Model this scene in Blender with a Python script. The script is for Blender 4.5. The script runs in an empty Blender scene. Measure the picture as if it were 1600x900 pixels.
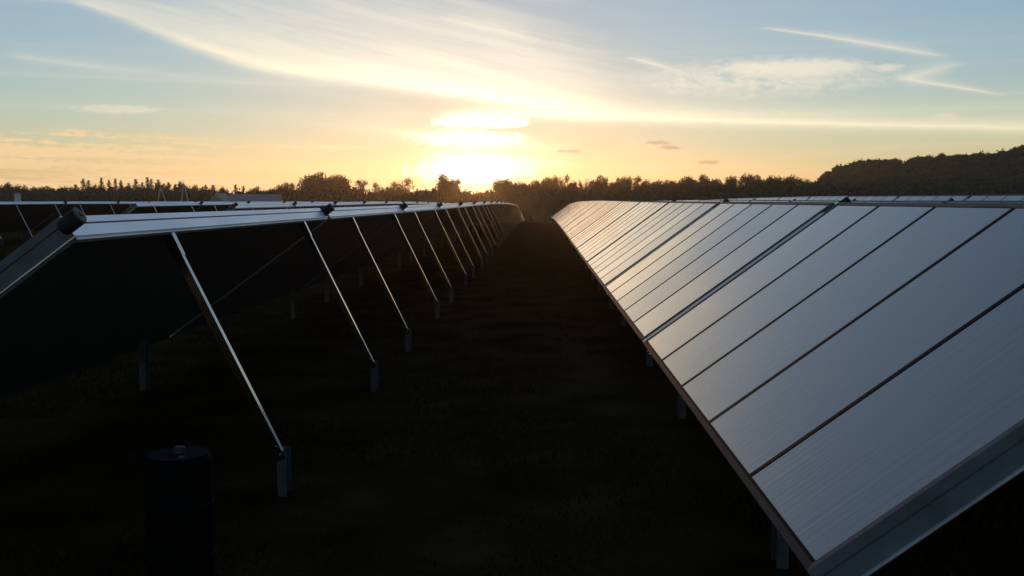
import bpy, bmesh, math, random
from mathutils import Vector, Matrix, noise
R = math.radians
sc = bpy.context.scene
col = sc.collection
rnd = random.Random(7)

# ------------------------------------------------------------------ camera
CAM_Z = 1.85
F, VX, VY = 1579.0, 844.9, 314.0            # focal length and vanishing point in pixels of the 1600 px photograph
PITCH = math.atan((450 - VY) / F)
YAW = math.atan((VX - 800) / F * math.cos(PITCH))
cam = bpy.data.cameras.new('camera')
cam.sensor_width = 36.0
cam.lens = F / 1600 * 36.0
cam.clip_start = 0.05
cam.clip_end = 6000
cam_ob = bpy.data.objects.new('camera', cam)
col.objects.link(cam_ob)
cam_ob.location = (0, 0, CAM_Z)
cam_ob.rotation_euler = (R(90) - PITCH, 0, YAW)
sc.camera = cam_ob
CAM_M = Matrix.Rotation(YAW, 3, 'Z') @ Matrix.Rotation(R(90) - PITCH, 3, 'X')


def ray(x, y):
    return (CAM_M @ Vector(((x - 800) / F, (450 - y) / F, -1.0))).normalized()


def azel(x, y):
    d = ray(x, y)
    return math.degrees(math.atan2(d.x, d.y)), math.degrees(math.asin(d.z))


def at(x, y, D):
    """point seen at pixel x, y whose distance along the rows (world Y) is D"""
    d = ray(x, y)
    return Vector((d.x / d.y * D, D, CAM_Z + d.z / d.y * D))


# ------------------------------------------------------------------ exposure
sc.view_settings.view_transform = 'Standard'
sc.view_settings.look = 'None'
sc.view_settings.exposure = 1.5
sc.view_settings.gamma = 1.0
sc.view_settings.use_curve_mapping = False

# ------------------------------------------------------------------ sun
SUN_AZ, SUN_EL = azel(745, 276)
sun = bpy.data.lights.new('sun', 'SUN')
sun.energy = 0.42
sun.angle = R(0.6)
sun.color = (1.0, 0.44, 0.13)
sun_ob = bpy.data.objects.new('sun', sun)
col.objects.link(sun_ob)
sun_ob.location = (0, 0, 60)
_sd = Vector((math.sin(R(SUN_AZ)) * math.cos(R(SUN_EL)), math.cos(R(SUN_AZ)) * math.cos(R(SUN_EL)), math.sin(R(SUN_EL))))
sun_ob.rotation_euler = _sd.to_track_quat('Z', 'Y').to_euler()

# ------------------------------------------------------------------ world: dusk sky with cirrus and vapour trails
world = bpy.data.worlds.new('World')
sc.world = world
world.use_nodes = True
wt = world.node_tree
bg = wt.nodes['Background']
SKY_STRENGTH = 0.12
bg.inputs['Strength'].default_value = SKY_STRENGTH
KD = 1.0 / (SKY_STRENGTH * 2 ** 1.5)            # a display value of 1.0 in the units of the sky colour


class V:
    """tiny wrapper: arithmetic on shader sockets"""
    def __init__(self, s): self.s = s
    def __add__(a, b): return M_('ADD', a, b)
    __radd__ = __add__
    def __sub__(a, b): return M_('SUBTRACT', a, b)
    def __rsub__(a, b): return M_('SUBTRACT', b, a)
    def __mul__(a, b): return M_('MULTIPLY', a, b)
    __rmul__ = __mul__
    def __truediv__(a, b): return M_('DIVIDE', a, b)


def put(tree, sock, v):
    if isinstance(v, V): tree.links.new(v.s, sock)
    else: sock.default_value = v


def M_(op, a, b=None, c=None, clamp=False):
    n = wt.nodes.new('ShaderNodeMath'); n.operation = op; n.use_clamp = clamp
    put(wt, n.inputs[0], a)
    if b is not None: put(wt, n.inputs[1], b)
    if c is not None: put(wt, n.inputs[2], c)
    return V(n.outputs[0])


def smooth(a, b, x):
    n = wt.nodes.new('ShaderNodeMapRange'); n.interpolation_type = 'SMOOTHSTEP'
    put(wt, n.inputs[0], x)
    for i, v in ((1, a), (2, b), (3, 0.0), (4, 1.0)): n.inputs[i].default_value = v
    return V(n.outputs[0])


def expo(x): return M_('EXPONENT', x)


def vec(a, b, c=0.0):
    n = wt.nodes.new('ShaderNodeCombineXYZ')
    for i, v in enumerate((a, b, c)): put(wt, n.inputs[i], v)
    return V(n.outputs[0])


def wnoise(v, scale, detail=4, rough=0.55, dist=0.0):
    n = wt.nodes.new('ShaderNodeTexNoise')
    put(wt, n.inputs['Vector'], v)
    n.inputs['Scale'].default_value = scale; n.inputs['Detail'].default_value = detail
    n.inputs['Roughness'].default_value = rough; n.inputs['Distortion'].default_value = dist
    return V(n.outputs['Fac'])


AZ0, AZ1 = -60.0, 60.0


def curve(x01, pts, lo, hi):
    """function of azimuth through (azimuth, value) points"""
    n = wt.nodes.new('ShaderNodeFloatCurve')
    put(wt, n.inputs['Value'], x01)
    cu = n.mapping.curves[0]
    P = [((a - AZ0) / (AZ1 - AZ0), (v - lo) / (hi - lo)) for a, v in pts]
    P.sort()
    while len(cu.points) < len(P): cu.points.new(0.5, 0.5)
    for p, q in zip(cu.points, P): p.location = q; p.handle_type = 'AUTO_CLAMPED'
    n.mapping.extend = 'HORIZONTAL'
    n.mapping.update()
    return V(n.outputs[0]) * (hi - lo) + lo


tc = wt.nodes.new('ShaderNodeTexCoord')
sep = wt.nodes.new('ShaderNodeSeparateXYZ')
wt.links.new(tc.outputs['Generated'], sep.inputs[0])
DX, DY, DZ = (V(sep.outputs[i]) for i in range(3))
AZ = M_('ARCTAN2', DX, DY) * (180 / math.pi)
EL = M_('ARCSINE', DZ) * (180 / math.pi)
A01 = M_('MULTIPLY_ADD', AZ, 1 / (AZ1 - AZ0), -AZ0 / (AZ1 - AZ0), clamp=True)
PX = 180 / math.pi / F                       # degrees per photograph pixel
GLA, GLE = azel(745, 268)
g1, g2 = (AZ - GLA), (EL - GLE)
SUND = M_('SQRT', g1 * g1 + g2 * g2)
n_fib = wnoise(vec(AZ * 0.10 + EL * 0.45, EL * 0.75 + AZ * 0.16, 3.0), 1.0, 6, 0.62, 0.6)
n_lay = wnoise(vec(AZ * 0.055, EL * 1.15 + AZ * 0.02, 9.0), 1.0, 6, 0.6, 0.5)
n_lay2 = wnoise(vec(AZ * 0.05, EL * 1.9 + AZ * 0.05, 2.0), 1.0, 6, 0.62, 0.35)
n_wisp = wnoise(vec(AZ * 1.6, EL * 4.2, 7.0), 1.0, 5, 0.6, 0.4)
n_str = wnoise(vec(AZ * 0.09 - EL * 0.02, EL * 1.5 + AZ * 0.30, 1.0), 1.0, 7, 0.66, 0.5)
n_fine = wnoise(vec(AZ * 0.55, EL * 1.7, 5.0), 1.0, 6, 0.62, 0.8)


def streak(pts, up, down, warp=0.25, nz=None):
    """pts: (x, y, half width in px, strength)"""
    nz = nz or n_fine
    P = [azel(x, y) for x, y, _, _ in pts]
    e0 = curve(A01, [(a, e) for a, e in P], -5, 25)
    w = curve(A01, [(P[i][0], pts[i][2] * PX) for i in range(len(pts))], 0, 6)
    s = curve(A01, [(P[0][0] - 0.4, 0)] + [(P[i][0], pts[i][3]) for i in range(len(pts))] + [(P[-1][0] + 0.4, 0)], 0, 2)
    d = (EL - e0 + (nz - 0.5) * (warp)) / w
    f = expo(M_('MAXIMUM', d, 0.0) * (-up)) * expo(M_('MINIMUM', d, 0.0) * down)
    return f * s


def blob(x, y, rx, ry, soft=0.6, nzamt=0.8, nz=None):
    a, e = azel(x, y)
    u = (AZ - a) / (rx * PX); v = (EL - e) / (ry * PX)
    d = u * u + v * v + ((nz or n_fine) - 0.5) * (nzamt * 4)
    return 1.0 - smooth(1.0 - soft, 1.0 + soft, d)


sky = wt.nodes.new('ShaderNodeTexSky')
sky.sky_type = 'NISHITA'
sky.sun_disc = False
sky.sun_elevation = R(SUN_EL)
sky.sun_rotation = R(SUN_AZ)
sky.air_density = 1.0
sky.dust_density = 0.1
sky.ozone_density = 3.0


def mix(c0, c1, fac):
    n = wt.nodes.new('ShaderNodeMix'); n.data_type = 'RGBA'; n.clamp_factor = True
    put(wt, n.inputs[0], fac)
    for i, c in ((6, c0), (7, c1)):
        if isinstance(c, V): wt.links.new(c.s, n.inputs[i])
        else: n.inputs[i].default_value = (*c, 1)
    return V(n.outputs[2])


def vmath(op, a, b):
    n = wt.nodes.new('ShaderNodeVectorMath'); n.operation = op
    put(wt, n.inputs[0], a)
    if op == 'SCALE': put(wt, n.inputs['Scale'], b)
    elif isinstance(b, V): wt.links.new(b.s, n.inputs[1])
    else: n.inputs[1].default_value = b
    return V(n.outputs[0])


glow = expo(SUND * (-1 / 8.5))               # brightness of thin cloud falls off away from the sun
low = 1.0 - smooth(0.4, 6.5, EL)
ccol = mix((1.0, 0.92, 0.74), (1.0, 0.74, 0.42), low)
ccol = vmath('SCALE', ccol, (glow * 0.55 + 0.84) * KD)

front = smooth(-70, -50, AZ) * (1.0 - smooth(50, 70, AZ))
C = V(sky.outputs[0])
C = vmath('SCALE', C, 1.0 - expo(SUND * (-1 / 8.0)) * 0.5)
# thin high veil over the whole sky, paler towards the sun
veil = mix((0.44, 0.50, 0.56), (0.76, 0.77, 0.68), expo(SUND * (-1 / 22.0)))
C = mix(C, vmath('SCALE', veil, KD), (expo(SUND * (-1 / 50.0)) * 0.43) * (0.75 + n_lay * 0.5))
# broad cirrus fan that runs from the upper left down to the sun
fanP = [(-150, -70, 60, .35), (60, -18, 40, .35), (150, 12, 50, .62), (300, 70, 110, .74), (420, 106, 170, .8), (560, 126, 190, .86),
        (700, 146, 180, .9), (860, 172, 130, .9), (960, 184, 84, .62), (1080, 194, 60, .30), (1250, 205, 45, .14), (1500, 215, 40, .06)]
P_ = [azel(p[0], p[1]) for p in fanP]
e0 = curve(A01, P_, -5, 25)
hh = curve(A01, [(P_[i][0], fanP[i][2] * PX) for i in range(len(fanP))], 0, 8)
ss = curve(A01, [(P_[i][0], fanP[i][3]) for i in range(len(fanP))], 0, 2)
da = EL - e0 + (n_fine - 0.5) * 0.5 + (n_str - 0.5) * 0.5
dd = da / hh
fan = smooth(-0.42, 0.25, da) * expo(M_('MAXIMUM', dd, 0.0) * (-1.05)) * ss * smooth(0.30, 0.66, n_fib + (0.30 - dd * 0.30)) * (0.42 + smooth(0.25, 0.72, n_str) * 0.75)
C = mix(C, ccol, fan)
tcol = vmath('SCALE', mix((1.0, 0.90, 0.66), (1.0, 0.86, 0.56), low), (glow * 0.9 + 0.98) * KD)
# bright lower rim of the fan
C = mix(C, tcol, streak([(130, 4, 8, .25), (300, 66, 13, .5), (420, 104, 16, .75), (560, 122, 15, .9), (700, 142, 14, 1.), (860, 168, 12, 1.0), (960, 182, 8, .5)], .75, 1.9, .35, n_str))
# long trail from the sun to the right
C = mix(C, tcol, streak([(690, 180, 5, .3), (800, 177, 7, .9), (900, 181, 9, 1.), (1050, 186, 9, 1.), (1200, 191, 8, 1.), (1400, 196, 8, .95), (1610, 201, 11, .9), (1900, 214, 12, .5)], .8, 1.5, .22, n_wisp))
# layered low cloud on the left, thinner on the right
up_edge = curve(A01, [(azel(x, y)[0], azel(x, y)[1]) for x, y in ((-400, 205), (0, 205), (150, 208), (300, 218), (450, 232), (600, 243), (700, 238), (850, 250), (1000, 256), (1600, 262))], -5, 25)
lay_s = curve(A01, [(azel(x, 250)[0], s) for x, s in ((-400, .85), (0, .95), (300, .95), (500, .85), (640, .9), (800, .55), (1000, .4), (1200, .3), (1600, .25))], 0, 2)
lay = (1.0 - smooth(-0.25, 0.3, EL - up_edge + (n_fine - 0.5) * 1.3)) * lay_s * smooth(0.45, 0.54, n_lay2 * 0.7 + n_wisp * 0.3)
C = mix(C, tuple(v * KD for v in (0.97, 0.70, 0.37)), lay)
# thin veils
C = mix(C, ccol, streak([(10, 86, 5, .15), (120, 101, 5, .42), (250, 115, 6, .22), (420, 134, 9, .14), (620, 165, 10, .1)], .8, 1.2, .2))
C = mix(C, ccol, streak([(330, 176, 6, .05), (520, 196, 9, .25), (680, 212, 10, .6), (760, 222, 9, .6), (900, 236, 8, .2)], .7, .9, .3, n_lay))
C = mix(C, ccol, blob(185, 171, 55, 6, .9, 1.1, n_wisp) * 0.5)
C = mix(C, ccol, blob(500, 230, 60, 3, .8, .5) * 0.45)
# feathery cirrus and vapour trails on the right
C = mix(C, ccol, blob(1190, 122, 160, 26, .95, 1.1) * smooth(0.36, 0.60, n_fine * 0.55 + n_wisp * 0.45) * 0.75)
C = mix(C, ccol, blob(1255, 106, 78, 11, .9, 1.2, n_wisp) * 0.75)
C = mix(C, ccol, blob(1165, 106, 32, 8, .9, 1.2, n_wisp) * 0.6)
C = mix(C, ccol, blob(1388, 106, 20, 5, .9, 1.1, n_wisp) * 0.55)
C = mix(C, ccol, blob(1475, 183, 16, 6, .8, .8) * 0.5)
C = mix(C, ccol, streak([(1195, 44, 1.5, .3), (1270, 54, 2.2, .75), (1350, 67, 4, .75), (1420, 79, 4, .7), (1475, 88, 1.5, .3)], .8, 1.3, .05))
C = mix(C, ccol, streak([(1412, 122, 4, .6), (1440, 128, 3, .9), (1500, 137, 2.5, .9), (1560, 148, 1.5, .5)], .8, 1.3, .06))
C = mix(C, ccol, streak([(1408, 124, 3, .3), (1430, 118, 7, .6), (1465, 108, 7, .5), (1500, 99, 1.5, .25)], .9, .8, .25))
C = mix(C, ccol, streak([(985, 90, 1.5, .25), (1010, 97, 3, .75), (1040, 105, 3, .6), (1075, 116, 2, .2)], .8, 1.2, .08))
C = mix(C, ccol, streak([(690, 28, 3, .2), (740, 40, 7, .5), (800, 52, 6, .5), (850, 66, 3, .2), (960, 84, 2, .15)], .7, 1.2, .35))
C = mix(C, ccol, streak([(1100, 262, 2, .1), (1280, 240, 4, .3), (1450, 228, 4, .35), (1700, 224, 5, .3)], .8, .9, .4))
# glare of the setting sun on the air and on the cloud close to it
ge = (EL - GLE) * 1.35
gd = M_('SQRT', g1 * g1 * 0.55 + ge * ge)
au = vmath('SCALE', mix((1.0, 0.80, 0.50), (1.0, 0.95, 0.82), smooth(0, 4, EL)), (expo(gd * (-1 / 0.9)) * 1.9 + expo(gd * (-1 / 3.0)) * 0.06) * KD)
C = vmath('ADD', C, au)
hot = (blob(742, 190, 60, 10, .9, 1.0, n_wisp) + blob(735, 217, 80, 11, .95, 1.1, n_wisp) * .8 + blob(806, 190, 18, 8, .9, .9, n_wisp) * .8
       + blob(738, 266, 84, 18, .95, 1.0, n_wisp) + streak([(640, 236, 3, .0), (690, 244, 6, .6), (760, 250, 7, .8), (830, 252, 5, .5), (900, 256, 3, .1)], .8, .8, .5, n_wisp))
C = mix(C, tuple(v * KD * 1.5 for v in (1.0, 0.97, 0.85)), hot * 0.85)
# small dark cloud scraps
scr = blob(890, 236, 20, 2.2, .8, 1.1, n_wisp) + blob(1030, 223, 17, 2.8, .8, 1.2, n_wisp) + blob(1044, 231, 15, 2.4, .8, 1.2, n_wisp) + blob(1107, 253, 17, 3, .8, 1.2, n_wisp)
C = mix(C, tuple(v * KD for v in (0.40, 0.30, 0.25)), scr * 0.6)
wt.links.new(C.s, bg.inputs['Color'])

# ------------------------------------------------------------------ helpers
def mat(name, color, rough=0.6, metal=0.0, spec=0.5, var=0.0, nscale=8.0, bump=0.0, bscale=60.0, stretch=None, coat=0.0, ior=1.5):
    m = bpy.data.materials.new(name); m.use_nodes = True
    t = m.node_tree; b = t.nodes['Principled BSDF']
    b.inputs['Roughness'].default_value = rough; b.inputs['Metallic'].default_value = metal
    b.inputs['Specular IOR Level'].default_value = spec; b.inputs['IOR'].default_value = ior
    b.inputs['Coat Weight'].default_value = coat
    b.inputs['Base Color'].default_value = (*color, 1)
    co = t.nodes.new('ShaderNodeTexCoord'); mp = t.nodes.new('ShaderNodeMapping')
    t.links.new(co.outputs['Object'], mp.inputs[0])
    if stretch: mp.inputs['Scale'].default_value = stretch
    if var:
        n = t.nodes.new('ShaderNodeTexNoise'); n.inputs['Scale'].default_value = nscale; n.inputs['Detail'].default_value = 5
        t.links.new(mp.outputs[0], n.inputs['Vector'])
        r = t.nodes.new('ShaderNodeValToRGB')
        r.color_ramp.elements[0].position = 0.3; r.color_ramp.elements[1].position = 0.7
        r.color_ramp.elements[0].color = (*[c * (1 - var) for c in color], 1)
        r.color_ramp.elements[1].color = (*[min(1, c * (1 + var)) for c in color], 1)
        t.links.new(n.outputs['Fac'], r.inputs[0]); t.links.new(r.outputs[0], b.inputs['Base Color'])
        rr = t.nodes.new('ShaderNodeMapRange'); rr.inputs[3].default_value = max(0.02, rough * (1 - var * .5)); rr.inputs[4].default_value = min(1, rough * (1 + var * .5))
        t.links.new(n.outputs['Fac'], rr.inputs[0]); t.links.new(rr.outputs[0], b.inputs['Roughness'])
    if bump:
        n2 = t.nodes.new('ShaderNodeTexNoise'); n2.inputs['Scale'].default_value = bscale; n2.inputs['Detail'].default_value = 4
        t.links.new(mp.outputs[0], n2.inputs['Vector'])
        bp = t.nodes.new('ShaderNodeBump'); bp.inputs['Strength'].default_value = bump; bp.inputs['Distance'].default_value = 0.02
        t.links.new(n2.outputs['Fac'], bp.inputs['Height']); t.links.new(bp.outputs[0], b.inputs['Normal'])
    return m


MT = {
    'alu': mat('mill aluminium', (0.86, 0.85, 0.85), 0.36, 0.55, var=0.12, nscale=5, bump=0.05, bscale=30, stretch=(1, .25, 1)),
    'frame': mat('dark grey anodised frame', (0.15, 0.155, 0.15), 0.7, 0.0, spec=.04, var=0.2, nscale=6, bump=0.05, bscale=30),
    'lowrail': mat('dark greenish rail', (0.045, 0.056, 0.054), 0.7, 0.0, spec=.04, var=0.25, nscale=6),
    'galv': mat('galvanised steel', (0.34, 0.35, 0.36), 0.13, 1.0, var=0.15, nscale=12),
    'postgalv': mat('dark galvanised steel', (0.055, 0.06, 0.058), 0.75, 0.0, var=0.3, nscale=14, bump=0.1, bscale=40),  # darker, matt version of the galvanised steel for the posts
    'glass': None,
    'rubber': mat('black glazing rubber', (0.012, 0.012, 0.013), 0.7, spec=.03, var=0.2),
    'seal': mat('reddish sealing strip', (0.22, 0.045, 0.03), 0.6, var=0.2),
    'back': mat('dark back sheet', (0.05, 0.045, 0.038), 0.7, 0.0, var=0.2),
    'cover': mat('grey joint cover', (0.30, 0.32, 0.30), 0.38, 0.6, var=0.2, nscale=12),
    'insul': mat('black pipe insulation', (0.012, 0.012, 0.012), 0.75, var=0.25, nscale=20, bump=.3),
    'capsheen': mat('end cap with painted sky sheen', (0.11, 0.10, 0.09), 0.6, var=0.25, nscale=20),  # sky reflection on the cap is painted in as grey
    'bark': mat('bark', (0.045, 0.035, 0.026), 0.9, var=0.4, nscale=3),
    'leaf': mat('broadleaf foliage', (0.045, 0.06, 0.018), 0.75, var=0.4, nscale=.5, spec=.2),
    'leaf2': mat('olive foliage', (0.06, 0.065, 0.02), 0.75, var=0.4, nscale=.5, spec=.2),
    'needle': mat('spruce needles', (0.025, 0.042, 0.018), 0.8, var=0.4, nscale=.5, spec=.2),
    'wood': mat('woodland foliage', (0.03, 0.045, 0.015), 0.8, var=0.4, nscale=.2, spec=.2),
    'drum': mat('black plastic drum', (0.004, 0.004, 0.004), 0.7, spec=.06, var=0.3, nscale=6),
    'bung': mat('dull metal cap', (0.05, 0.055, 0.05), 0.5, 0.5, var=0.2),
    'pole': mat('pale weathered timber', (0.48, 0.44, 0.36), 0.8, var=0.25, nscale=3, stretch=(1, 1, .1)),
    'white': mat('white paint', (0.62, 0.60, 0.56), 0.7, var=0.1),
    'rooft': mat('grey roof sheet', (0.27, 0.25, 0.23), 0.7, var=0.2, nscale=2),
    'brick': mat('dull brick', (0.20, 0.12, 0.08), 0.85, var=0.25, nscale=4),
    'dark': mat('dark window glass', (0.015, 0.017, 0.02), 0.1),
}


def glass_material():
    m = bpy.data.materials.new('solar glass over absorber'); m.use_nodes = True
    t = m.node_tree; b = t.nodes['Principled BSDF']
    b.inputs['Base Color'].default_value = (0.006, 0.008, 0.014, 1)
    b.inputs['IOR'].default_value = 2.2
    b.inputs['Specular IOR Level'].default_value = 0.5
    co = t.nodes.new('ShaderNodeTexCoord')
    mp = t.nodes.new('ShaderNodeMapping'); t.links.new(co.outputs['Object'], mp.inputs[0])
    mp.inputs['Rotation'].default_value = (0, R(36.18), 0)
    mp.inputs['Scale'].default_value = (0.5, 26.0, 1.0)
    n = t.nodes.new('ShaderNodeTexNoise'); n.inputs['Scale'].default_value = 1.0; n.inputs['Detail'].default_value = 3
    t.links.new(mp.outputs[0], n.inputs['Vector'])
    n2 = t.nodes.new('ShaderNodeTexNoise'); n2.inputs['Scale'].default_value = 3.0; n2.inputs['Detail'].default_value = 6
    oi = t.nodes.new('ShaderNodeObjectInfo')
    ad = t.nodes.new('ShaderNodeVectorMath'); ad.operation = 'ADD'
    t.links.new(co.outputs['Object'], ad.inputs[0]); t.links.new(oi.outputs['Location'], ad.inputs[1])
    t.links.new(ad.outputs[0], n2.inputs['Vector'])
    rr = t.nodes.new('ShaderNodeMapRange'); rr.inputs[3].default_value = 0.07; rr.inputs[4].default_value = 0.17
    t.links.new(n2.outputs['Fac'], rr.inputs[0]); t.links.new(rr.outputs[0], b.inputs['Roughness'])
    bp = t.nodes.new('ShaderNodeBump'); bp.inputs['Strength'].default_value = 0.10; bp.inputs['Distance'].default_value = 0.01
    t.links.new(n.outputs['Fac'], bp.inputs['Height'])
    # every pane sits at a slightly different angle
    wn = t.nodes.new('ShaderNodeTexWhiteNoise'); wn.noise_dimensions = '1D'; t.links.new(oi.outputs['Random'], wn.inputs['W'])
    sb = t.nodes.new('ShaderNodeVectorMath'); sb.operation = 'SUBTRACT'; sb.inputs[1].default_value = (.5, .5, .5); t.links.new(wn.outputs['Color'], sb.inputs[0])
    sl = t.nodes.new('ShaderNodeVectorMath'); sl.operation = 'SCALE'; sl.inputs['Scale'].default_value = 0.022; t.links.new(sb.outputs[0], sl.inputs[0])
    av = t.nodes.new('ShaderNodeVectorMath'); av.operation = 'ADD'; t.links.new(bp.outputs[0], av.inputs[0]); t.links.new(sl.outputs[0], av.inputs[1])
    nm = t.nodes.new('ShaderNodeVectorMath'); nm.operation = 'NORMALIZE'; t.links.new(av.outputs[0], nm.inputs[0])
    t.links.new(nm.outputs[0], b.inputs['Normal'])
    # absorber strips seen through the glass
    wv = t.nodes.new('ShaderNodeTexWave'); wv.bands_direction = 'Y'; wv.inputs['Scale'].default_value = 3.6; wv.inputs['Distortion'].default_value = 0.6; wv.inputs['Detail'].default_value = 2
    t.links.new(co.outputs['Object'], wv.inputs['Vector'])
    cr = t.nodes.new('ShaderNodeValToRGB')
    cr.color_ramp.elements[0].color = (0.006, 0.009, 0.015, 1); cr.color_ramp.elements[1].color = (0.026, 0.034, 0.046, 1)
    t.links.new(wv.outputs['Fac'], cr.inputs[0]); t.links.new(cr.outputs[0], b.inputs['Base Color'])
    return m


MT['glass'] = glass_material()


def mesh(name, verts, faces, mats, fm=None, smooth_=False):
    me = bpy.data.meshes.new(name)
    me.from_pydata(verts, [], faces)
    for m in (mats if isinstance(mats, (list, tuple)) else [mats]): me.materials.append(m)
    if fm: me.polygons.foreach_set('material_index', fm)
    if smooth_: me.polygons.foreach_set('use_smooth', [True] * len(faces))
    me.update()
    return me


def ob(name, me, parent=None, loc=None, rot=None):
    o = bpy.data.objects.new(name, me)
    col.objects.link(o)
    if parent: o.parent = parent
    if loc is not None: o.location = loc
    if rot is not None: o.rotation_euler = rot
    return o


def tag(o, label=None, cat=None, group=None, kind=None):
    if label: o['label'] = label
    if cat: o['category'] = cat
    if group: o['group'] = group
    if kind: o['kind'] = kind
    return o


def box8(P):
    """8 corners (bottom 4 ccw, top 4 ccw) -> verts, faces"""
    return list(P), [(3, 2, 1, 0), (4, 5, 6, 7), (0, 1, 5, 4), (1, 2, 6, 5), (2, 3, 7, 6), (3, 0, 4, 7)]


def tube(path, radii, n=8, caps=True):
    vs, fs = [], []
    for i, p in enumerate(path):
        p = Vector(p)
        t = (Vector(path[min(i + 1, len(path) - 1)]) - Vector(path[max(i - 1, 0)])).normalized()
        a = t.orthogonal().normalized(); b = t.cross(a)
        for k in range(n):
            an = 2 * math.pi * k / n
            vs.append(p + (a * math.cos(an) + b * math.sin(an)) * radii[i])
    for i in range(len(path) - 1):
        for k in range(n):
            fs.append((i * n + k, i * n + (k + 1) % n, (i + 1) * n + (k + 1) % n, (i + 1) * n + k))
    if caps:
        fs.append(tuple(range(n - 1, -1, -1))); fs.append(tuple((len(path) - 1) * n + k for k in range(n)))
    return vs, fs


class MB:
    """collects pieces of one part"""
    def __init__(s): s.v, s.f, s.m = [], [], []
    def add(s, vf, mi=0):
        o = len(s.v); s.v += [tuple(p) for p in vf[0]]; s.f += [tuple(i + o for i in f) for f in vf[1]]; s.m += [mi] * len(vf[1])
        return s
    def mesh(s, name, mats, sm=False): return mesh(name, s.v, s.f, mats, s.m, sm)


def sstep(a, b, x):
    t = max(0.0, min(1.0, (x - a) / (b - a))); return t * t * (3 - 2 * t)


# ------------------------------------------------------------------ terrain
def row_dip(y):
    return 0.05 * math.exp(-((y - 48) / 16) ** 2) - 0.00021 * max(0.0, min(y, 120) - 62) ** 2 - 0.0244 * max(0.0, y - 120) * 0


def lateral(x):
    return 0.0032 * max(0.0, min(x, 22) - 5) ** 2 + (0.1088 * 0.35 * max(0.0, min(x, 60) - 22)) - 0.065 * sstep(-0.5, 2.2, -x)


def ground_z(x, y):
    z = row_dip(y) + lateral(x) * (1 - 0.6 * sstep(90, 200, y))
    z -= 5.0 * sstep(105, 235, y)
    z -= 1.0 * sstep(235, 420, y) * (1 - sstep(60, 120, x))
    # wooded hill on the right
    hx = sstep(78, 150, x) * 5.0 + sstep(110, 330, x) * 16.0
    z += hx * sstep(150, 330, y) * (1 - 0.55 * sstep(420, 900, y))
    return z


def axis(lo, hi, fine_lo, fine_hi, step, grow):
    a = []; x = fine_lo
    while x < fine_hi: a.append(x); x += step
    s = step
    while x < hi: a.append(x); s *= grow; x += s
    a.append(hi)
    x = fine_lo - step; s = step; b = []
    while x > lo: b.append(x); s *= grow; x -= s
    b.append(lo)
    return b[::-1] + a


GX = axis(-1150, 1150, -9, 9, 0.22, 1.09)
GY = axis(-90, 1250, 0, 26, 0.22, 1.07)
gv = []
for y in GY:
    for x in GX:
        near = max(0.0, 1 - max(abs(x) - 9, y - 26, -y - 3, 0) / 30)
        b = (noise.noise(Vector((x * .5, y * .5, 0))) * 0.035 + noise.noise(Vector((x * 1.7, y * 1.7, 4))) * 0.022) * near
        gv.append((x, y, ground_z(x, y) + b))
nx = len(GX)
gf = [(j * nx + i, j * nx + i + 1, (j + 1) * nx + i + 1, (j + 1) * nx + i) for j in range(len(GY) - 1) for i in range(nx - 1)]
gm = mat('field soil and grass', (0.034, 0.023, 0.009), 0.95, var=0.45, nscale=1.3, bump=0.8, bscale=6, spec=0.0)
ground = ob('ground', mesh('ground', gv, gf, gm, smooth_=True))
tag(ground, kind='structure')

# ------------------------------------------------------------------ solar collectors
TILT = R(36.18)
CT, ST = math.cos(TILT), math.sin(TILT)
PW = 1.192
LEN = 5 * PW                                  # 5.96 m
PITCHY = 6.2
MARG = 0.035
V0, V1 = -MARG, 2.2 + MARG
U0, U1 = -0.02, LEN + 0.02


def P(u, v, w): return (v * CT - w * ST, u, v * ST + w * CT)


PROF = [(-.034, .006), (-.002, .006), (0, .004), (0, -.036), (-.009, -.038), (-.009, -.046), (0, -.048), (0, -.1195),
        (0, -.140), (-.03, -.140), (-.03, -.012), (-.034, -.010)]


def corner(k, o):
    return ((U0 - o, V0 - o), (U1 + o, V0 - o), (U1 + o, V1 + o), (U0 - o, V1 + o))[k]


def rail(k, prof):
    a, b = k, (k + 1) % 4
    n = len(prof); vs = []
    for c in (a, b):
        for o, w in prof:
            u, v = corner(c, o); vs.append(P(u, v, w))
    fs = [(i, (i + 1) % n, n + (i + 1) % n, n + i) for i in range(n)]
    return vs, fs


FLANGE = [(.001, -.1205), (.017, -.1205), (.017, -.127), (.001, -.127)]
SEALP = [(-.010, -.0375), (-.003, -.0378), (-.003, -.0462), (-.010, -.0465)]


def rect(u0, u1, v0, v1, w0, w1):
    return box8([P(u0, v0, w0), P(u1, v0, w0), P(u1, v1, w0), P(u0, v1, w0), P(u0, v0, w1), P(u1, v0, w1), P(u1, v1, w1), P(u0, v1, w1)])


def flip(vf): return vf[0], [tuple(reversed(f)) for f in vf[1]]


G = 0.026                                     # width of the rubber round the glass
pane_vf = rect(-(PW / 2 - .014), PW / 2 - .014, G - .012, 2.2 - G + .012, -.010, 0.0)
PARTS = {}


def part_mesh(name, vfs, m, sm=False):
    b = MB()
    for vf in vfs: b.add(vf)
    PARTS[name] = b.mesh(name, m, sm)


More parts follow.
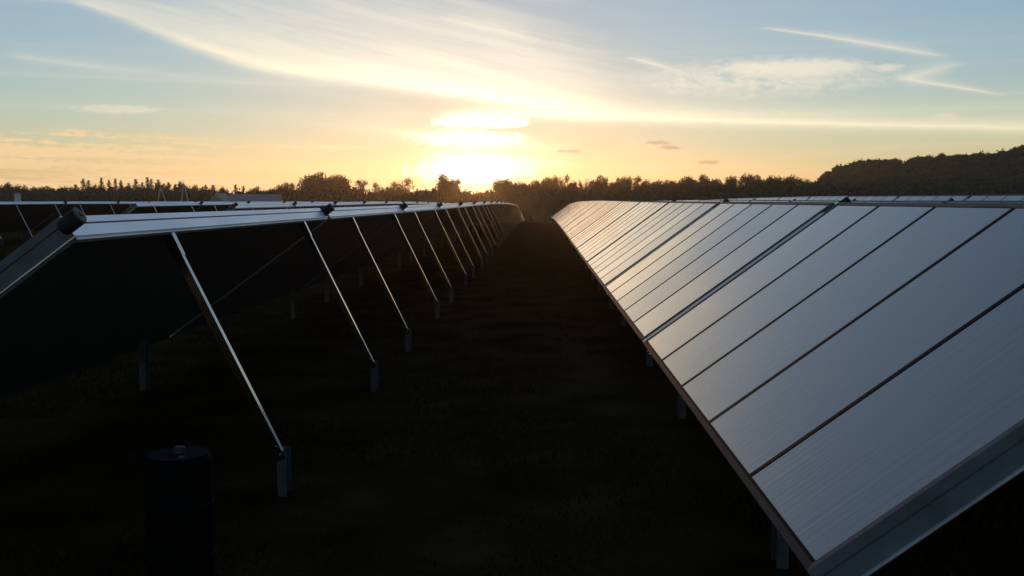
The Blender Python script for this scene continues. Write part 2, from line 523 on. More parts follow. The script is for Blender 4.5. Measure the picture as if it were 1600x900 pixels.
part_mesh('bottom_rail', [rail(0, PROF)], MT['lowrail'])
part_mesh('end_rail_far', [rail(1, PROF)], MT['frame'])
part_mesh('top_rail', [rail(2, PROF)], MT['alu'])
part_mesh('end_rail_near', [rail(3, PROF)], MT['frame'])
part_mesh('flange_far', [rail(1, FLANGE)], MT['alu'])
part_mesh('flange_top', [rail(2, FLANGE)], MT['alu'])
part_mesh('flange_near', [rail(3, FLANGE)], MT['alu'])
part_mesh('sealing_strip', [rail(2, SEALP)], MT['seal'])
for i in range(5):
    u = PW * (i + .5)
    vf = ([(p[0], p[1] + u, p[2]) for p in pane_vf[0]], pane_vf[1])
    part_mesh('glass_pane%d' % i, [vf], MT['glass'])
for i in range(4):
    u = PW * (i + 1)
    part_mesh('glazing_bar%d' % i, [rect(u - .019, u + .019, G - .013, 2.2 - G + .013, -.02, .0035)], MT['rubber'])
ring = MB()
for a in (rect(U0 + .033, U1 - .033, V0 + .033, G - .013, -.03, -.004), rect(U0 + .033, U1 - .033, 2.2 - G + .013, V1 - .033, -.03, -.004),
          rect(U0 + .033, .016, G - .013, 2.2 - G + .013, -.03, -.004), rect(LEN - .016, U1 - .033, G - .013, 2.2 - G + .013, -.03, -.004)):
    ring.add(a)
PARTS['glazing_gasket'] = ring.mesh('glazing_gasket', MT['rubber'])
part_mesh('back_sheet', [rect(U0 + .028, U1 - .028, V0 + .028, V1 - .028, -.134, -.128)], MT['back'])
GC = (U1 + (PITCHY + U0)) / 2                 # centre of the joint between two collectors


def joint_cover():
    h = (PITCHY + U0 - U1) / 2
    b = MB()
    b.add(rect(GC - h + .002, GC + h - .002, V0 + .01, 2.07, -.034, -.030))
    b.add(rect(GC - .07, GC + .07, V0 + .008, 2.08, -.0299, -.004))
    return b


PARTS['joint_cover'] = joint_cover().mesh('joint_cover', MT['cover'])


def hose(u, v0, w):
    a = tube([P(u, v, w) for v in (v0, v0 + .015, V1 + .10)], [.040, .046, .046], 14)
    b = tube([P(u, v, w) for v in (V1 + .099, V1 + .105, V1 + .108)], [.047, .047, .041], 14)
    c = tube([P(u, V1 + .1085, w), P(u, V1 + .116, w)], [.014, .012], 8)
    return a, b, c


h_a, h_b, h_c = hose(GC, 2.06, -.052)
part_mesh('pipe_elbow', [h_a], MT['insul'], False)
part_mesh('elbow_cap', [h_b, h_c], MT['capsheen'], False)
n_a, n_b, n_c = hose(U0 - .04, V1 - .012, -.062)
part_mesh('pipe_elbow_near', [n_a], MT['insul'], False)
part_mesh('elbow_cap_near', [n_b, n_c], MT['capsheen'], False)
# distant version: the same shapes in one mesh
lod = MB()
LM = [MT['alu'], MT['glass'], MT['rubber'], MT['back'], MT['cover'], MT['insul'], MT['capsheen'], MT['seal'], MT['frame'], MT['lowrail']]
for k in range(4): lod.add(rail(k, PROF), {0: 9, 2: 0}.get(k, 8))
lod.add(rail(2, SEALP), 7)
for k in (1, 2, 3): lod.add(rail(k, FLANGE), 0)
for i in range(5):
    lod.add(([(p[0], p[1] + PW * (i + .5), p[2]) for p in pane_vf[0]], pane_vf[1]), 1)
for i in range(4):
    u = PW * (i + 1); lod.add(rect(u - .019, u + .019, G - .013, 2.2 - G + .013, -.02, .0035), 2)
o_ = len(lod.v); lod.v += ring.v; lod.f += [tuple(i + o_ for i in f) for f in ring.f]; lod.m += [2] * len(ring.f)
lod.add(rect(U0 + .028, U1 - .028, V0 + .028, V1 - .028, -.134, -.128), 3)
jc = joint_cover(); o_ = len(lod.v); lod.v += jc.v; lod.f += [tuple(i + o_ for i in f) for f in jc.f]; lod.m += [4] * len(jc.f)
lod.add(h_a, 5); lod.add(h_b, 6); lod.add(h_c, 6)
LOD = lod.mesh('solar_collector', LM)
PARTS['top_rail'].materials.append(MT['frame'])
PARTS['top_rail'].polygons[0].material_index = 1
PARTS['top_rail'].polygons[1].material_index = 1
for me in list(PARTS.values()) + [LOD]:
    bm = bmesh.new(); bm.from_mesh(me); bmesh.ops.recalc_face_normals(bm, faces=bm.faces); bm.to_mesh(me); bm.free()
for k in ('pipe_elbow', 'pipe_elbow_near'):
    PARTS[k].polygons.foreach_set('use_smooth', [len(p.vertices) == 4 for p in PARTS[k].polygons])

ORD = ['first', 'second', 'third', 'fourth', 'fifth', 'sixth', 'seventh', 'eighth', 'ninth', 'tenth', 'eleventh', 'twelfth', 'thirteenth',
       'fourteenth', 'fifteenth', 'sixteenth', 'seventeenth', 'eighteenth', 'nineteenth', 'twentieth'] + ['twenty-' + w for w in ('first', 'second', 'third', 'fourth', 'fifth', 'sixth', 'seventh', 'eighth', 'ninth')] + ['thirtieth', 'thirty-first']

# supports -----------------------------------------------------------------
# local frame: origin on the ground below the collector's lower glass edge, x up-slope
H_EDGE = 1.85 - 1.335                          # lower glass edge above ground


def hsec(cx, cy, z0, z1, wx=.06, wy=.12, t=.007):
    b = MB()
    for s in (-1, 1):
        y = cy + s * (wy / 2 - t / 2)
        b.add(box8([(cx - wx / 2, y - t / 2, z0), (cx + wx / 2, y - t / 2, z0), (cx + wx / 2, y + t / 2, z0), (cx - wx / 2, y + t / 2, z0),
                    (cx - wx / 2, y - t / 2, z1), (cx + wx / 2, y - t / 2, z1), (cx + wx / 2, y + t / 2, z1), (cx - wx / 2, y + t / 2, z1)]))
    y0, y1 = cy - wy / 2 + t, cy + wy / 2 - t
    b.add(box8([(cx - t / 2, y0, z0), (cx + t / 2, y0, z0), (cx + t / 2, y1, z0), (cx - t / 2, y1, z0),
                (cx - t / 2, y0, z1), (cx + t / 2, y0, z1), (cx + t / 2, y1, z1), (cx - t / 2, y1, z1)]))
    return b


def channel(p0, p1, web, flange, t=.005):
    """C profile from p0 to p1 in the x-z plane, web facing -y, flanges to +y"""
    p0, p1 = Vector(p0), Vector(p1)
    d = (p1 - p0).normalized(); n = Vector((d.z, 0, -d.x))
    b = MB()
    def bar(n0, n1, y0, y1):
        q = []
        for p in (p0, p1):
            for (a, y) in ((n0, y0), (n1, y0), (n1, y1), (n0, y1)):
                q.append(p + n * a + Vector((0, y, 0)))
        b.add(box8(q))
    bar(-web / 2, web / 2, 0, t)
    bar(-web / 2, -web / 2 + t, t, flange); bar(web / 2 - t, web / 2, t, flange)
    return b


def PL(v, w):
    p = P(0, v, w); return (p[0], 0.0, p[2] + H_EDGE)


TOPB = PL(V1 - .03, -.128)                    # upper back edge of the casing
BPX = TOPB[0] + 0.705                          # back post stands out from the upper edge
SUP = {}
SUP['post'] = hsec(BPX - .01, .045, -.35, .31).mesh('post', MT['postgalv'])
SUP['strut'] = channel((BPX - .005, -.024, .25), (TOPB[0] - .012, -.024, TOPB[2] + .004), .050, .046).mesh('strut', MT['galv'])
_d = (Vector(TOPB) - Vector((BPX, 0, .25))).normalized()
_q = Vector(TOPB) - _d * .17
SUP['top_bracket'] = channel((_q.x - .012, -.031, _q.z), (TOPB[0] - .016, -.031, TOPB[2] + .012), .064, .058, .006).mesh('top_bracket', MT['galv'])
for i, q in enumerate((.03, .09)):
    c = Vector((BPX - .005, -.03, .25)) + _d * q
    SUP['bolt%d' % i] = MB().add(tube([c + Vector((0, -.008, 0)), c + Vector((0, .010, 0))], [.012, .012], 6)).mesh('bolt', MT['galv'])
FPX = PL(.16, -.13)
fp = hsec(FPX[0], .045, -.35, FPX[2] + .01)
SUP['front'] = fp.mesh('support_post', MT['postgalv'])
for me in SUP.values():
    bm = bmesh.new(); bm.from_mesh(me); bmesh.ops.recalc_face_normals(bm, faces=bm.faces); bm.to_mesh(me); bm.free()

N_END = 110.0
X_R1 = 1.01
ROWX = 5.23
ROWS = [  # x of lower glass edge, distance of the first end, detail until, phrase for the row
    (X_R1, 3.646, 64, 'row facing the drum'),
    (X_R1 - ROWX, 5.05, 40, 'row beside the drum'),
    (X_R1 + ROWX, 8.05, 46, 'middle row below the hill'),
    (X_R1 + 2 * ROWX, 13.2, 44, 'row nearest the wooded hill'),
    (X_R1 - 2 * ROWX, 25.0, 32, 'second row past the drum'),
    (X_R1 - 3 * ROWX, 31.9, 0, 'third row past the drum'),
    (X_R1 - 4 * ROWX, 46.5, 0, 'fourth row past the drum'),
    (X_R1 - 5 * ROWX, 30.6, 0, 'row nearest the farmhouse'),
]


def zr(x, y): return row_dip(y) + lateral(x + 1.0)


for ri, (rx, d0, det, phrase) in enumerate(ROWS):
    k = 0
    while d0 + k * PITCHY < N_END:
        y = d0 + k * PITCHY
        za, zb = zr(rx, y), zr(rx, y + PITCHY)
        ang = math.atan2(zb - za, PITCHY)
        z = za + H_EDGE
        if y < det:
            c = ob('solar_collector', None, loc=(rx, y, z), rot=(ang, 0, 0))
            c.empty_display_size = .2
            ob('bottom_rail', PARTS['bottom_rail'], c); ob('flange', PARTS['flange_near'], ob('end_rail', PARTS['end_rail_near'], c)); ob('flange', PARTS['flange_far'], ob('end_rail', PARTS['end_rail_far'], c))
            tr = ob('top_rail', PARTS['top_rail'], c); ob('sealing_strip', PARTS['sealing_strip'], tr); ob('flange', PARTS['flange_top'], tr)
            for i in range(5): ob('glass_pane', PARTS['glass_pane%d' % i], c)
            for i in range(4): ob('glazing_bar', PARTS['glazing_bar%d' % i], c)
            ob('glazing_gasket', PARTS['glazing_gasket'], c); ob('back_sheet', PARTS['back_sheet'], c)
            ob('joint_cover', PARTS['joint_cover'], c)
            e = ob('pipe_elbow', PARTS['pipe_elbow'], c); ob('elbow_cap', PARTS['elbow_cap'], e)
            if k == 0:
                e = ob('pipe_elbow', PARTS['pipe_elbow_near'], c); ob('elbow_cap', PARTS['elbow_cap_near'], e)
        else:
            c = ob('solar_collector', LOD, loc=(rx, y, z), rot=(ang, 0, 0))
        tag(c, 'glass solar collector, %s from the open end of the %s' % (ORD[k], phrase), 'solar collector', 'collectors of the ' + phrase)
        for uo in (1.33, 4.93):
            l0 = (0, uo, -H_EDGE)
            ob('post', SUP['post'], c, loc=l0)
            ob('post', SUP['front'], c, loc=l0)
            st = ob('strut', SUP['strut'], c, loc=l0)
            if y < 40:
                ob('top_bracket', SUP['top_bracket'], st)
                for b_ in ('bolt0', 'bolt1'): ob('bolt', SUP[b_], st)
        k += 1

# ------------------------------------------------------------------ black drum
dp = at(281, 905, 4.6)
DX_, DY_ = dp.x, 4.62
zg = ground_z(DX_, DY_)
rr_ = .155
top = CAM_Z + (at(281, 708, DY_).z - CAM_Z)
drum = ob('plastic_drum', None, loc=(DX_, DY_, zg))
H = top - zg
prof = [(0, rr_ * .94), (.02, rr_), (H * .3, rr_), (H * .31, rr_ * 1.035), (H * .34, rr_ * 1.035), (H * .35, rr_), (H * .64, rr_), (H * .65, rr_ * 1.035), (H * .68, rr_ * 1.035), (H * .69, rr_), (H - .03, rr_), (H - .01, rr_ * .96), (H, rr_ * .92), (H - .012, rr_ * .86)]
vs, fs = tube([(0, 0, -.03)] + [(0, 0, z) for z, _ in prof], [rr_ * .9] + [r for _, r in prof], 32)
ob('body', mesh('body', vs, fs, MT['drum'], smooth_=False), drum)
vs, fs = tube([(0.0, .02, H - .014), (0.0, .02, H + .022), (0, .02, H + .028)], [.026, .026, .02], 16)
bg_ = ob('bung', mesh('bung', vs, fs, MT['bung']), drum)
vs, fs = tube([(0.045, -.075, H - .014), (0.045, -.075, H + .004)], [.016, .014], 12)
ob('bung', mesh('bung', vs, fs, MT['bung']), drum)
tag(drum, 'black plastic drum with small metal caps standing on the dark grass', 'drum')

# ------------------------------------------------------------------ grass near the rows
gv, gfc = [], []
g_r = random.Random(11)
for i in range(150000):
    y = 2.2 + 24 * g_r.random() ** 1.5
    x = g_r.uniform(-.62, .45) * (y + 3)
    dens = noise.noise(Vector((x * .6, y * .6, 8)))
    if dens + .5 * noise.noise(Vector((x * 2.3, y * 2.3, 2))) < g_r.uniform(-.6, .2): continue
    z = ground_z(x, y) - .02
    h = g_r.uniform(.02, .075) * (1 + dens); w = g_r.uniform(.004, .009)
    a = g_r.uniform(0, 6.28); lean = g_r.uniform(0, .07); a2 = g_r.uniform(0, 6.28)
    o = len(gv)
    dx, dy = math.cos(a) * w, math.sin(a) * w
    lx, ly = math.cos(a2) * lean, math.sin(a2) * lean
    gv += [(x - dx, y - dy, z), (x + dx, y + dy, z), (x + lx * .4 + dx * .7, y + ly * .4 + dy * .7, z + h * .6), (x + lx * .4 - dx * .7, y + ly * .4 - dy * .7, z + h * .6), (x + lx, y + ly, z + h)]
    gfc += [(o, o + 1, o + 2, o + 3), (o + 3, o + 2, o + 4)]
grass = ob('grass', mesh('grass', gv, gfc, mat('grass blades', (0.034, 0.025, 0.009), .8, var=.4, nscale=2, spec=.0)))
tag(grass, 'rough short grass on the ground between the collector rows', 'grass', kind='stuff')

# ------------------------------------------------------------------ trees
def quad(vs, fs, c, s, r, flat=0.0):
    n = Vector((r.gauss(0, 1), r.gauss(0, 1), r.gauss(0, 1) + flat)).normalized()
    a = n.orthogonal().normalized(); b = n.cross(a)
    an = r.uniform(0, 6.28); a, b = a * math.cos(an) + b * math.sin(an), b * math.cos(an) - a * math.sin(an)
    o = len(vs); k = r.uniform(.55, 1.0)
    vs += [c - a * s, c + b * s * k * .6, c + a * s, c - b * s * k * .6]
    fs.append((o, o + 1, o + 2, o + 3))


def broadleaf(seed, lacy=False, H=1.0, wide=1.0, nb=30, per=135):
    """unit-height tree: trunk + crown meshes"""
    r = random.Random(seed)
    tb = MB(); cv, cf = [], []
    lean = Vector((r.uniform(-.03, .03), r.uniform(-.03, .03), 0))
    trunk = [Vector((0, 0, -.03)), Vector((0, 0, .12)) + lean, Vector((0, 0, .34)) + lean * 2, Vector((0, 0, .62)) + lean * 2.5, Vector((0, 0, .86)) + lean * 2]
    tb.add(tube(trunk, [.026, .02, .016, .009, .003], 7))
    lumps = []
    for i in range(nb):
        d = Vector((r.gauss(0, 1), r.gauss(0, 1), r.gauss(0, 1))).normalized() * (.95 * r.random() ** .4)
        c = Vector((d.x * .25 * wide, d.y * .25 * wide, .67 + d.z * (.25 if d.z > 0 else .32))) + lean * 2
        lumps.append(c)
        b = trunk[2].lerp(trunk[3], r.uniform(0, 1))
        if c.z < b.z + .05: b = trunk[1].lerp(trunk[2], r.uniform(.4, 1))
        m = b.lerp(c, .5) + Vector((r.uniform(-.03, .03), r.uniform(-.03, .03), .03))
        tb.add(tube([b, m, c], [.008, .0055, .002], 5))
        if lacy or r.random() < .5:
            for q in range(5):
                e = c + Vector((r.uniform(-.08, .08), r.uniform(-.08, .08), r.uniform(.0, .10)))
                tb.add(tube([m.lerp(c, r.uniform(.2, .9)), e], [.003, .0012], 4))
    for c in lumps:
        s = r.uniform(.075, .115) * (0.85 if lacy else 1.0)
        for q in range(int(per * (0.4 if lacy else 1) * r.uniform(.6, 1.2))):
            v = Vector((r.gauss(0, 1), r.gauss(0, 1), r.gauss(0, .75)))
            v = v.normalized() * s * (r.random() ** .45)
            quad(cv, cf, c + v, r.uniform(.012, .024), r)
    return tb, cv, cf


def spruce(seed):
    r = random.Random(seed)
    tb = MB(); cv, cf = [], []
    tb.add(tube([(0, 0, -.03), (0, 0, .4), (0, 0, .98)], [.02, .014, .002], 6))
    tiers = 36
    for i in range(tiers):
        t = .10 + .89 * i / (tiers - 1)
        L = .21 * (1 - t) ** .8 * r.uniform(.7, 1.2) + .008
        for k in range(8):
            an = r.uniform(0, 6.28); ll = L * r.uniform(.55, 1.1)
            d = Vector((math.cos(an), math.sin(an), -.45))
            if L > .06: tb.add(tube([(0, 0, t), tuple(Vector((0, 0, t)) + d * ll * .9)], [.003, .001], 3))
            for q in range(int(5 + 8 * ll / .2)):
                f = r.random() ** .6
                c = Vector((0, 0, t)) + d * ll * f + Vector((r.gauss(0, .006), r.gauss(0, .006), r.gauss(-.006, .012)))
                quad(cv, cf, c, r.uniform(.007, .014), r, .3)
    return tb, cv, cf


TREES = {}
def add_kind(k, gens, leafs):
    TREES[k] = []
    for i, (tb, cv, cf) in enumerate(gens):
        TREES[k].append((tb.mesh('trunk', MT['bark']), mesh('crown', cv, cf, leafs[i % len(leafs)])))


add_kind('d', [broadleaf(s, wide=w, nb=n) for s, w, n in ((1, 1.0, 46), (2, 1.15, 50), (3, .9, 44), (4, 1.25, 54))], [MT['leaf'], MT['leaf2']])
add_kind('l', [broadleaf(s, True, wide=w, nb=24) for s, w in ((11, .8), (12, 1.0), (13, .65))], [MT['leaf2']])
add_kind('c', [spruce(s) for s in (21, 22, 23)], [MT['needle']])
NAMES = {'d': 'broadleaf_tree', 'l': 'sparse_tree', 'c': 'spruce_tree'}
t_r = random.Random(5)


def tree(kind, x, y, w, D, label, group):
    p = at(x, y - (3 if kind != 'c' else 1), D)
    g = ground_z(p.x, D) - .2
    h = p.z - g
    i = t_r.randrange(len(TREES[kind])); tm, cm = TREES[kind][i]
    width = w / F * D
    nat = {'d': .40, 'l': .40, 'c': .09}[kind]
    sx = max(.45 * h, min(1.9 * h, width / nat)) if w else h
    o = ob(NAMES[kind], None, loc=(p.x, D, g), rot=(0, 0, t_r.uniform(0, 6.28)))
    o.scale = (sx * t_r.uniform(.8, 1.2), sx * t_r.uniform(.8, 1.2), h * (t_r.uniform(.975, 1.01) if kind == 'c' else 1))
    ob('trunk', tm, o); ob('crown', cm, o)
    tag(o, label, 'tree', group)


n_sp = -1
for x, y, k, w in ((2, 287, 'd', 26), (10, 284, 'd', 18), (26, 287, 'd', 24), (52, 290, 'd', 26), (75, 291, 'd', 24), (100, 290, 'd', 24), (118, 289, 'c', 12), (130, 281, 'c', 11), (138, 281, 'c', 12), (149, 288, 'c', 10),
                   (158, 279, 'c', 10), (170, 282, 'c', 11), (180, 279, 'c', 10), (189, 282, 'c', 11), (201, 287, 'c', 10), (212, 280, 'c', 9), (222, 285, 'c', 10), (230, 277, 'c', 10), (236, 280, 'c', 9), (247, 280, 'c', 10),
                   (255, 287, 'c', 9), (263, 285, 'c', 12), (274, 289, 'c', 10), (285, 283, 'd', 12), (300, 289, 'd', 18), (321, 288, 'c', 10), (333, 290, 'c', 11), (345, 292, 'd', 16), (368, 290, 'c', 9), (380, 290, 'c', 10), (396, 292, 'd', 20)):
    n_sp += 1
    lab = ('dark spruce, %s treetop of the far wood counted towards the farmhouse' if k == 'c' else 'rounded tree, %s treetop of the far wood counted towards the farmhouse') % ORD[n_sp]
    tree(k, x, y, w, t_r.uniform(292, 318), lab, 'spruces of the far wood' if k == 'c' else 'round trees among the spruces')
for x, y, k, w, lab in ((420, 291, 'd', 26, 'low round tree just right of the farmhouse roof'), (437, 287, 'd', 20, 'small round tree between farmhouse roof and tall clump'),
                        (452, 281, 'l', 30, 'loose round tree beside the tall broadleaf clump'), (488, 269, 'd', 40, 'tallest dense broadleaf tree of the clump beside the setting sun'),
                        (512, 273, 'd', 34, 'dense tree leaning into the tallest tree of the clump'), (537, 273, 'd', 34, 'broad dense tree at the inner side of the tall clump'),
                        (566, 276, 'l', 28, 'airy round tree next to the tall dense clump'), (592, 279, 'l', 24, 'small round tree with sky showing under its crown'),
                        (610, 277, 'l', 22, 'airy tree leaning against the lacy wide crowned tree'), (628, 272, 'l', 34, 'lacy wide-crowned tree with sky showing through it'),
                        (697, 271, 'd', 20, 'upright tree just beside the setting sun'), (716, 274, 'l', 18, 'thin see-through tree right against the setting sun'),
                        (778, 279, 'l', 12, 'thin see-through tree on the hill side of the setting sun'), (793, 277, 'd', 26, 'round tree on the hill side of the setting sun'),
                        (867, 272, 'd', 18, 'pointed dense tree beside the tall feathery tree'), (881, 266, 'l', 18, 'tall feathery tree rising above the line beside the sun')):
    tree(k, x, y, w, t_r.uniform(285, 300), lab, 'single trees on the skyline near the setting sun')
n_sk = -1
for x, y, k, w in ((815, 283, 'd', 22), (831, 281, 'd', 22), (849, 276, 'd', 24), (893, 278, 'd', 18), (907, 271, 'l', 16), (920, 270, 'l', 18), (936, 273, 'd', 26), (957, 282, 'd', 18), (967, 277, 'd', 18), (981, 274, 'd', 24),
                   (998, 270, 'l', 24), (1008, 278, 'd', 14), (1028, 279, 'd', 24), (1047, 277, 'l', 18), (1066, 275, 'd', 30), (1082, 278, 'd', 24), (1105, 272, 'd', 28), (1125, 279, 'd', 22), (1147, 274, 'd', 26), (1168, 270, 'd', 24),
                   (1185, 273, 'd', 22), (1201, 274, 'd', 20), (1215, 273, 'd', 22), (1235, 271, 'd', 24), (1246, 273, 'l', 16), (1256, 278, 'd', 20), (1268, 283, 'd', 22)):
    n_sk += 1
    tree(k, x, y, w, t_r.uniform(285, 300), ('feathery tree, %s in the tree line from the sun to the wooded hill' if k == 'l' else 'dense round tree, %s in the tree line from the sun to the wooded hill') % ORD[n_sk],
         'feathery skyline trees' if k == 'l' else 'dense skyline trees')


def leafy_mass(name, blobs, leaf, label, seed, density, qs):
    """far wood: opaque bumpy crowns with leaf faces over them, one object"""
    r = random.Random(seed)
    vs, fs = [], []
    for c, rx, rz in blobs:
        o = len(vs)
        nu, nv = 9, 5
        sd = r.uniform(0, 100)
        for j in range(nv + 1):
            th = math.pi * .55 * j / nv
            for i in range(nu):
                ph = 2 * math.pi * i / nu
                d = Vector((math.cos(ph) * math.sin(th), math.sin(ph) * math.sin(th), math.cos(th)))
                k = .8 + .22 * noise.noise(d * 2.2 + Vector((sd, 0, 0)))
                vs.append(Vector((c.x + d.x * rx * k, c.y + d.y * rx * k, c.z + d.z * rz * k if j < nv else c.z - rz * 1.5)))
        for j in range(nv):
            for i in range(nu):
                fs.append((o + j * nu + i, o + (j + 1) * nu + i, o + (j + 1) * nu + (i + 1) % nu, o + j * nu + (i + 1) % nu))
        for q in range(int(density * r.uniform(.7, 1.2))):
            ph = r.uniform(0, 6.283); th = math.acos(1 - r.random() * 1.1)
            d = Vector((math.cos(ph) * math.sin(th), math.sin(ph) * math.sin(th), math.cos(th)))
            k = .8 + .22 * noise.noise(d * 2.2 + Vector((sd, 0, 0))) + r.uniform(-.05, .14)
            quad(vs, fs, Vector((c.x + d.x * rx * k, c.y + d.y * rx * k, c.z + d.z * rz * k)), r.uniform(.5, 1.0) * qs, r)
    o = ob(name, mesh(name, vs, fs, leaf))
    tag(o, label, 'woodland', kind='stuff')
    return o


b_r = random.Random(3)
blobs = []
def skyline(x):
    pts = [(-400, 291), (0, 291), (60, 293), (120, 289), (180, 287), (250, 286), (300, 290), (400, 295), (470, 291), (640, 292), (690, 290), (720, 293), (745, 296), (775, 294), (850, 287), (960, 290), (1100, 286), (1280, 286), (1400, 284)]
    for (a, ya), (b, yb) in zip(pts, pts[1:]):
        if a <= x <= b: return ya + (yb - ya) * (x - a) / (b - a)
    return pts[0][1] if x < 0 else pts[-1][1]
x = -380
while x < 1330:
    for layer, D in enumerate((283, 300, 322)):
        dd_ = D + b_r.uniform(-5, 5)
        xx = x + b_r.uniform(-6, 6)
        p = at(xx, skyline(xx) + b_r.uniform(0, 5) + (6 if layer == 0 else 0), dd_)
        g = ground_z(p.x, dd_)
        rz = (p.z - g) * .5
        blobs.append((Vector((p.x, dd_, p.z - rz * .95)), b_r.uniform(2.2, 3.6), rz))
        if layer == 0:
            hh_ = (p.z - g) * b_r.uniform(.3, .5)
            blobs.append((Vector((p.x + b_r.uniform(-1, 1), dd_ - 5, g + hh_ * .5)), b_r.uniform(2, 3), hh_ * .5))
    x += 15
leafy_mass('woodland', blobs, MT['wood'], 'dark continuous wood along the far edge of the field', 9, 150, .55)

# hill wood: crowns over the hillside on the right
blobs = []
ridge = [(1262, 288), (1276, 283), (1290, 274), (1303, 266), (1315, 258), (1335, 251), (1365, 247), (1385, 248), (1425, 245), (1445, 243), (1468, 240), (1490, 241), (1530, 239), (1550, 237), (1580, 233), (1593, 227), (1610, 221), (1720, 206), (1950, 190)]
def ridge_y(x):
    for (a, ya), (b, yb) in zip(ridge, ridge[1:]):
        if a <= x <= b: return ya + (yb - ya) * (x - a) / (b - a)
    return ridge[-1][1]
x = 1264
while x < 1940:
    yr = ridge_y(x)
    n = max(2, int((322 - yr) / 9))
    for j in range(n):
        f = j / max(1, n - 1)
        D = 345 - 95 * f + b_r.uniform(-5, 5)
        p = at(x + b_r.uniform(-7, 7), yr + 1 + (320 - yr) * f + b_r.uniform(-2, 2) * (1 if j else .7), D)
        r_ = b_r.uniform(2.4, 4.2)
        blobs.append((Vector((p.x, D, p.z - r_ * .8)), r_, r_ * .95))
    x += 13
leafy_mass('hillside_woodland', blobs, MT['wood'], 'dense dark wood covering the rising hill beyond the glass rows', 19, 150, .55)

# ------------------------------------------------------------------ farmhouse, masts, tower
def gable_prism(x0, x1, y0, y1, z0, z1, axis='x'):
    if axis == 'x':
        ym = (y0 + y1) / 2
        vs = [(x0, y0, z0), (x1, y0, z0), (x1, y1, z0), (x0, y1, z0), (x0, ym, z1), (x1, ym, z1)]
        return vs, [(0, 1, 5, 4), (2, 3, 4, 5), (3, 0, 4), (1, 2, 5), (3, 2, 1, 0)]
    xm = (x0 + x1) / 2
    vs = [(x0, y0, z0), (x1, y0, z0), (x1, y1, z0), (x0, y1, z0), (xm, y0, z1), (xm, y1, z1)]
    return vs, [(0, 1, 4), (2, 3, 5), (3, 0, 4, 5), (1, 2, 5, 4), (3, 2, 1, 0)]


def bx(x0, x1, y0, y1, z0, z1):
    return box8([(x0, y0, z0), (x1, y0, z0), (x1, y1, z0), (x0, y1, z0), (x0, y0, z1), (x1, y0, z1), (x1, y1, z1), (x0, y1, z1)])


FD = 225.0
a = at(360, 303.5, FD); b = at(438, 317, FD); gz = ground_z(a.x, FD)
house = ob('farmhouse', None, loc=(a.x, FD, gz - .3))
L_ = b.x - a.x; zr_ = a.z - gz + .3; ze = b.z - gz + .3
ob('wall', MB().add(bx(.2, L_ - .2, -3, 3, 0, ze)).mesh('wall', MT['brick']), house)
rf = ob('roof', MB().add(gable_prism(-.1, L_ + .1, -3.5, 3.5, ze + .003, zr_)).mesh('roof', MT['rooft']), house)
for i in range(4):
    wx = 1.2 + i * (L_ - 3.2) / 3
    w_ = ob('window', MB().add(bx(wx, wx + .9, -3.05, -2.98, 1.0, 2.2)).mesh('window', MT['white']), house)
    ob('pane', MB().add(bx(wx + .08, wx + .82, -3.07, -3.052, 1.08, 2.12)).mesh('pane', MT['dark']), w_)
tag(house, 'long low farmhouse with grey roof in front of the spruce wood', 'house')
ap = at(337.5, 302.5, FD); l = at(326.5, 317, FD); r2 = at(351, 317, FD); gz = ground_z(ap.x, FD)
hw = (r2.x - l.x) / 2
barn = ob('gabled_barn', None, loc=(ap.x, FD, gz - .3))
ze = l.z - gz + .3; zt = ap.z - gz + .3
ob('wall', MB().add(bx(-hw + .1, hw - .1, 0, 7, 0, ze)).mesh('wall', MT['brick']), barn)
gb = ob('gable', MB().add(gable_prism(-hw + .1, hw - .1, 0, 7, ze + .003, zt - .12, 'y')).mesh('gable', MT['rooft']), barn)
for s in (-1, 1):
    q = []
    for (px_, pz_) in ((s * hw, ze), (0, zt)):
        for (dz, dy) in ((-.28, -.12), (-.28, -.04), (0, -.04), (0, -.12)):
            q.append((px_, dy, pz_ + dz))
    v_, f_ = box8(q)
    me = MB().add((v_, f_)).mesh('bargeboard', MT['pole'])
    ob('bargeboard', me, barn)
    q = []
    for (px_, pz_) in ((s * (hw + .1), ze - .05), (0, zt + .02)):
        for (dz, dy) in ((.01, -.15), (.01, 7.2), (.1, 7.2), (.1, -.15)):
            q.append((px_, dy, pz_ + dz))
    ob('roof_slope', MB().add(box8(q)).mesh('roof_slope', MT['rooft']), barn)
tag(barn, 'small barn with pale bargeboards along its pointed gable', 'barn')

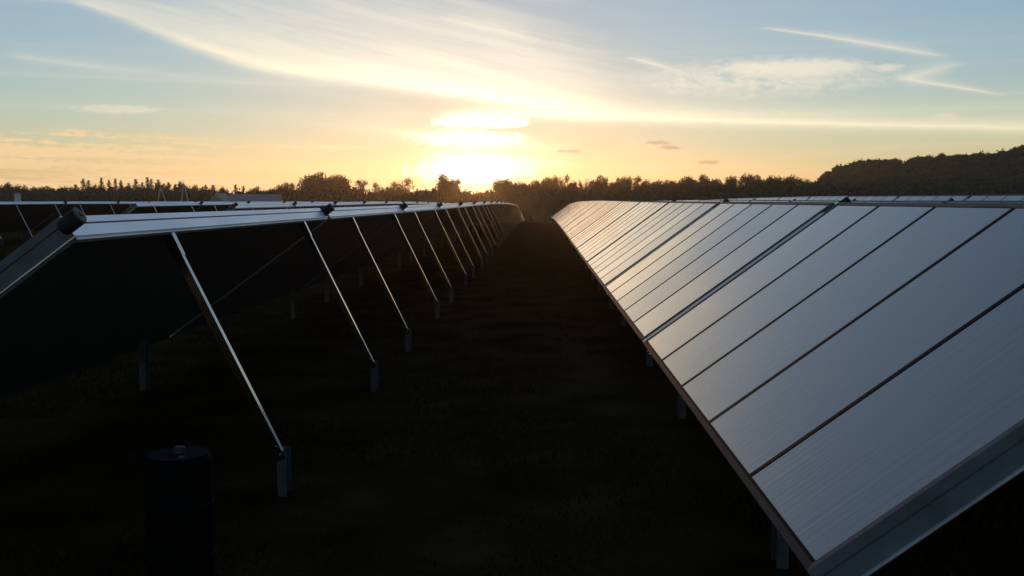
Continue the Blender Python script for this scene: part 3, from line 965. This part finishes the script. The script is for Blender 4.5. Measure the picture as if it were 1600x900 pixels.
for (xa, ya, xl, xr, yt, lab) in ((250.5, 294, 247, 259.5, 284, 'pale timber A-shaped mast farther from the farmhouse'), (287, 287.5, 283.5, 294.5, 282, 'pale timber A-shaped mast nearer the farmhouse')):
    D = 185.0
    ap = at(xa, ya, D); gz = ground_z(ap.x, D)
    mast = ob('timber_mast', None, loc=(ap.x, D, gz - .3))
    zt = ap.z - gz + .3
    f = zt / (ap.z - at(xa, 318, D).z)
    l = at(xl, 318, D).x - ap.x; r2 = at(xr, 318, D).x - ap.x
    for dx in (l, r2):
        ob('leg', MB().add(tube([(dx * f, 0, 0), (dx * .1, 0, zt)], [.15, .11], 8)).mesh('leg', MT['pole']), mast)
    ob('crossbar', MB().add(tube([(l * f * .45, 0, zt * .55), (r2 * f * .45, 0, zt * .55)], [.07, .07], 6)).mesh('crossbar', MT['pole']), mast)
    ob('pole_top', MB().add(tube([(0, 0, zt - .4), (0, 0, at(xa, yt, D).z - gz + .3)], [.07, .04], 6)).mesh('pole_top', MT['pole']), mast)
    tag(mast, lab, 'mast')
D = 240.0
a = at(24, 302, D); b = at(31.2, 316, D); gz = ground_z(a.x, D)
tw = ob('pale_tower', None, loc=((a.x + b.x) / 2, D, gz - .3))
h_ = a.z - gz + .3; w_ = (b.x - a.x) / 2
ob('shaft', MB().add(bx(-w_, w_, -w_, w_, 0, h_ - .25)).mesh('shaft', MT['white']), tw)
ob('cap', MB().add(gable_prism(-w_ - .08, w_ + .08, -w_ - .08, w_ + .08, h_ - .247, h_ + .1)).mesh('cap', MT['rooft']), tw)
tag(tw, 'slim pale tower with a small cap in front of the wood', 'tower')

# ------------------------------------------------------------------ haze volume, added for the warm glow round the sun
HAZE = 0.00018
if HAZE:
    hv, hf = bx(-1300, 1300, -150, 1400, -9.5, 48)
    hm = bpy.data.materials.new('sun glow haze'); hm.use_nodes = True
    t = hm.node_tree; t.nodes.remove(t.nodes['Principled BSDF'])
    pv = t.nodes.new('ShaderNodeVolumePrincipled')
    pv.inputs['Color'].default_value = (0.95, 0.9, 0.85, 1)
    pv.inputs['Density'].default_value = HAZE
    pv.inputs['Anisotropy'].default_value = 0.82
    t.links.new(pv.outputs[0], t.nodes['Material Output'].inputs['Volume'])
    hz = ob('haze', mesh('haze', hv, hf, hm))
    tag(hz, 'thin golden sun glow haze added over the whole field', 'haze', kind='stuff')
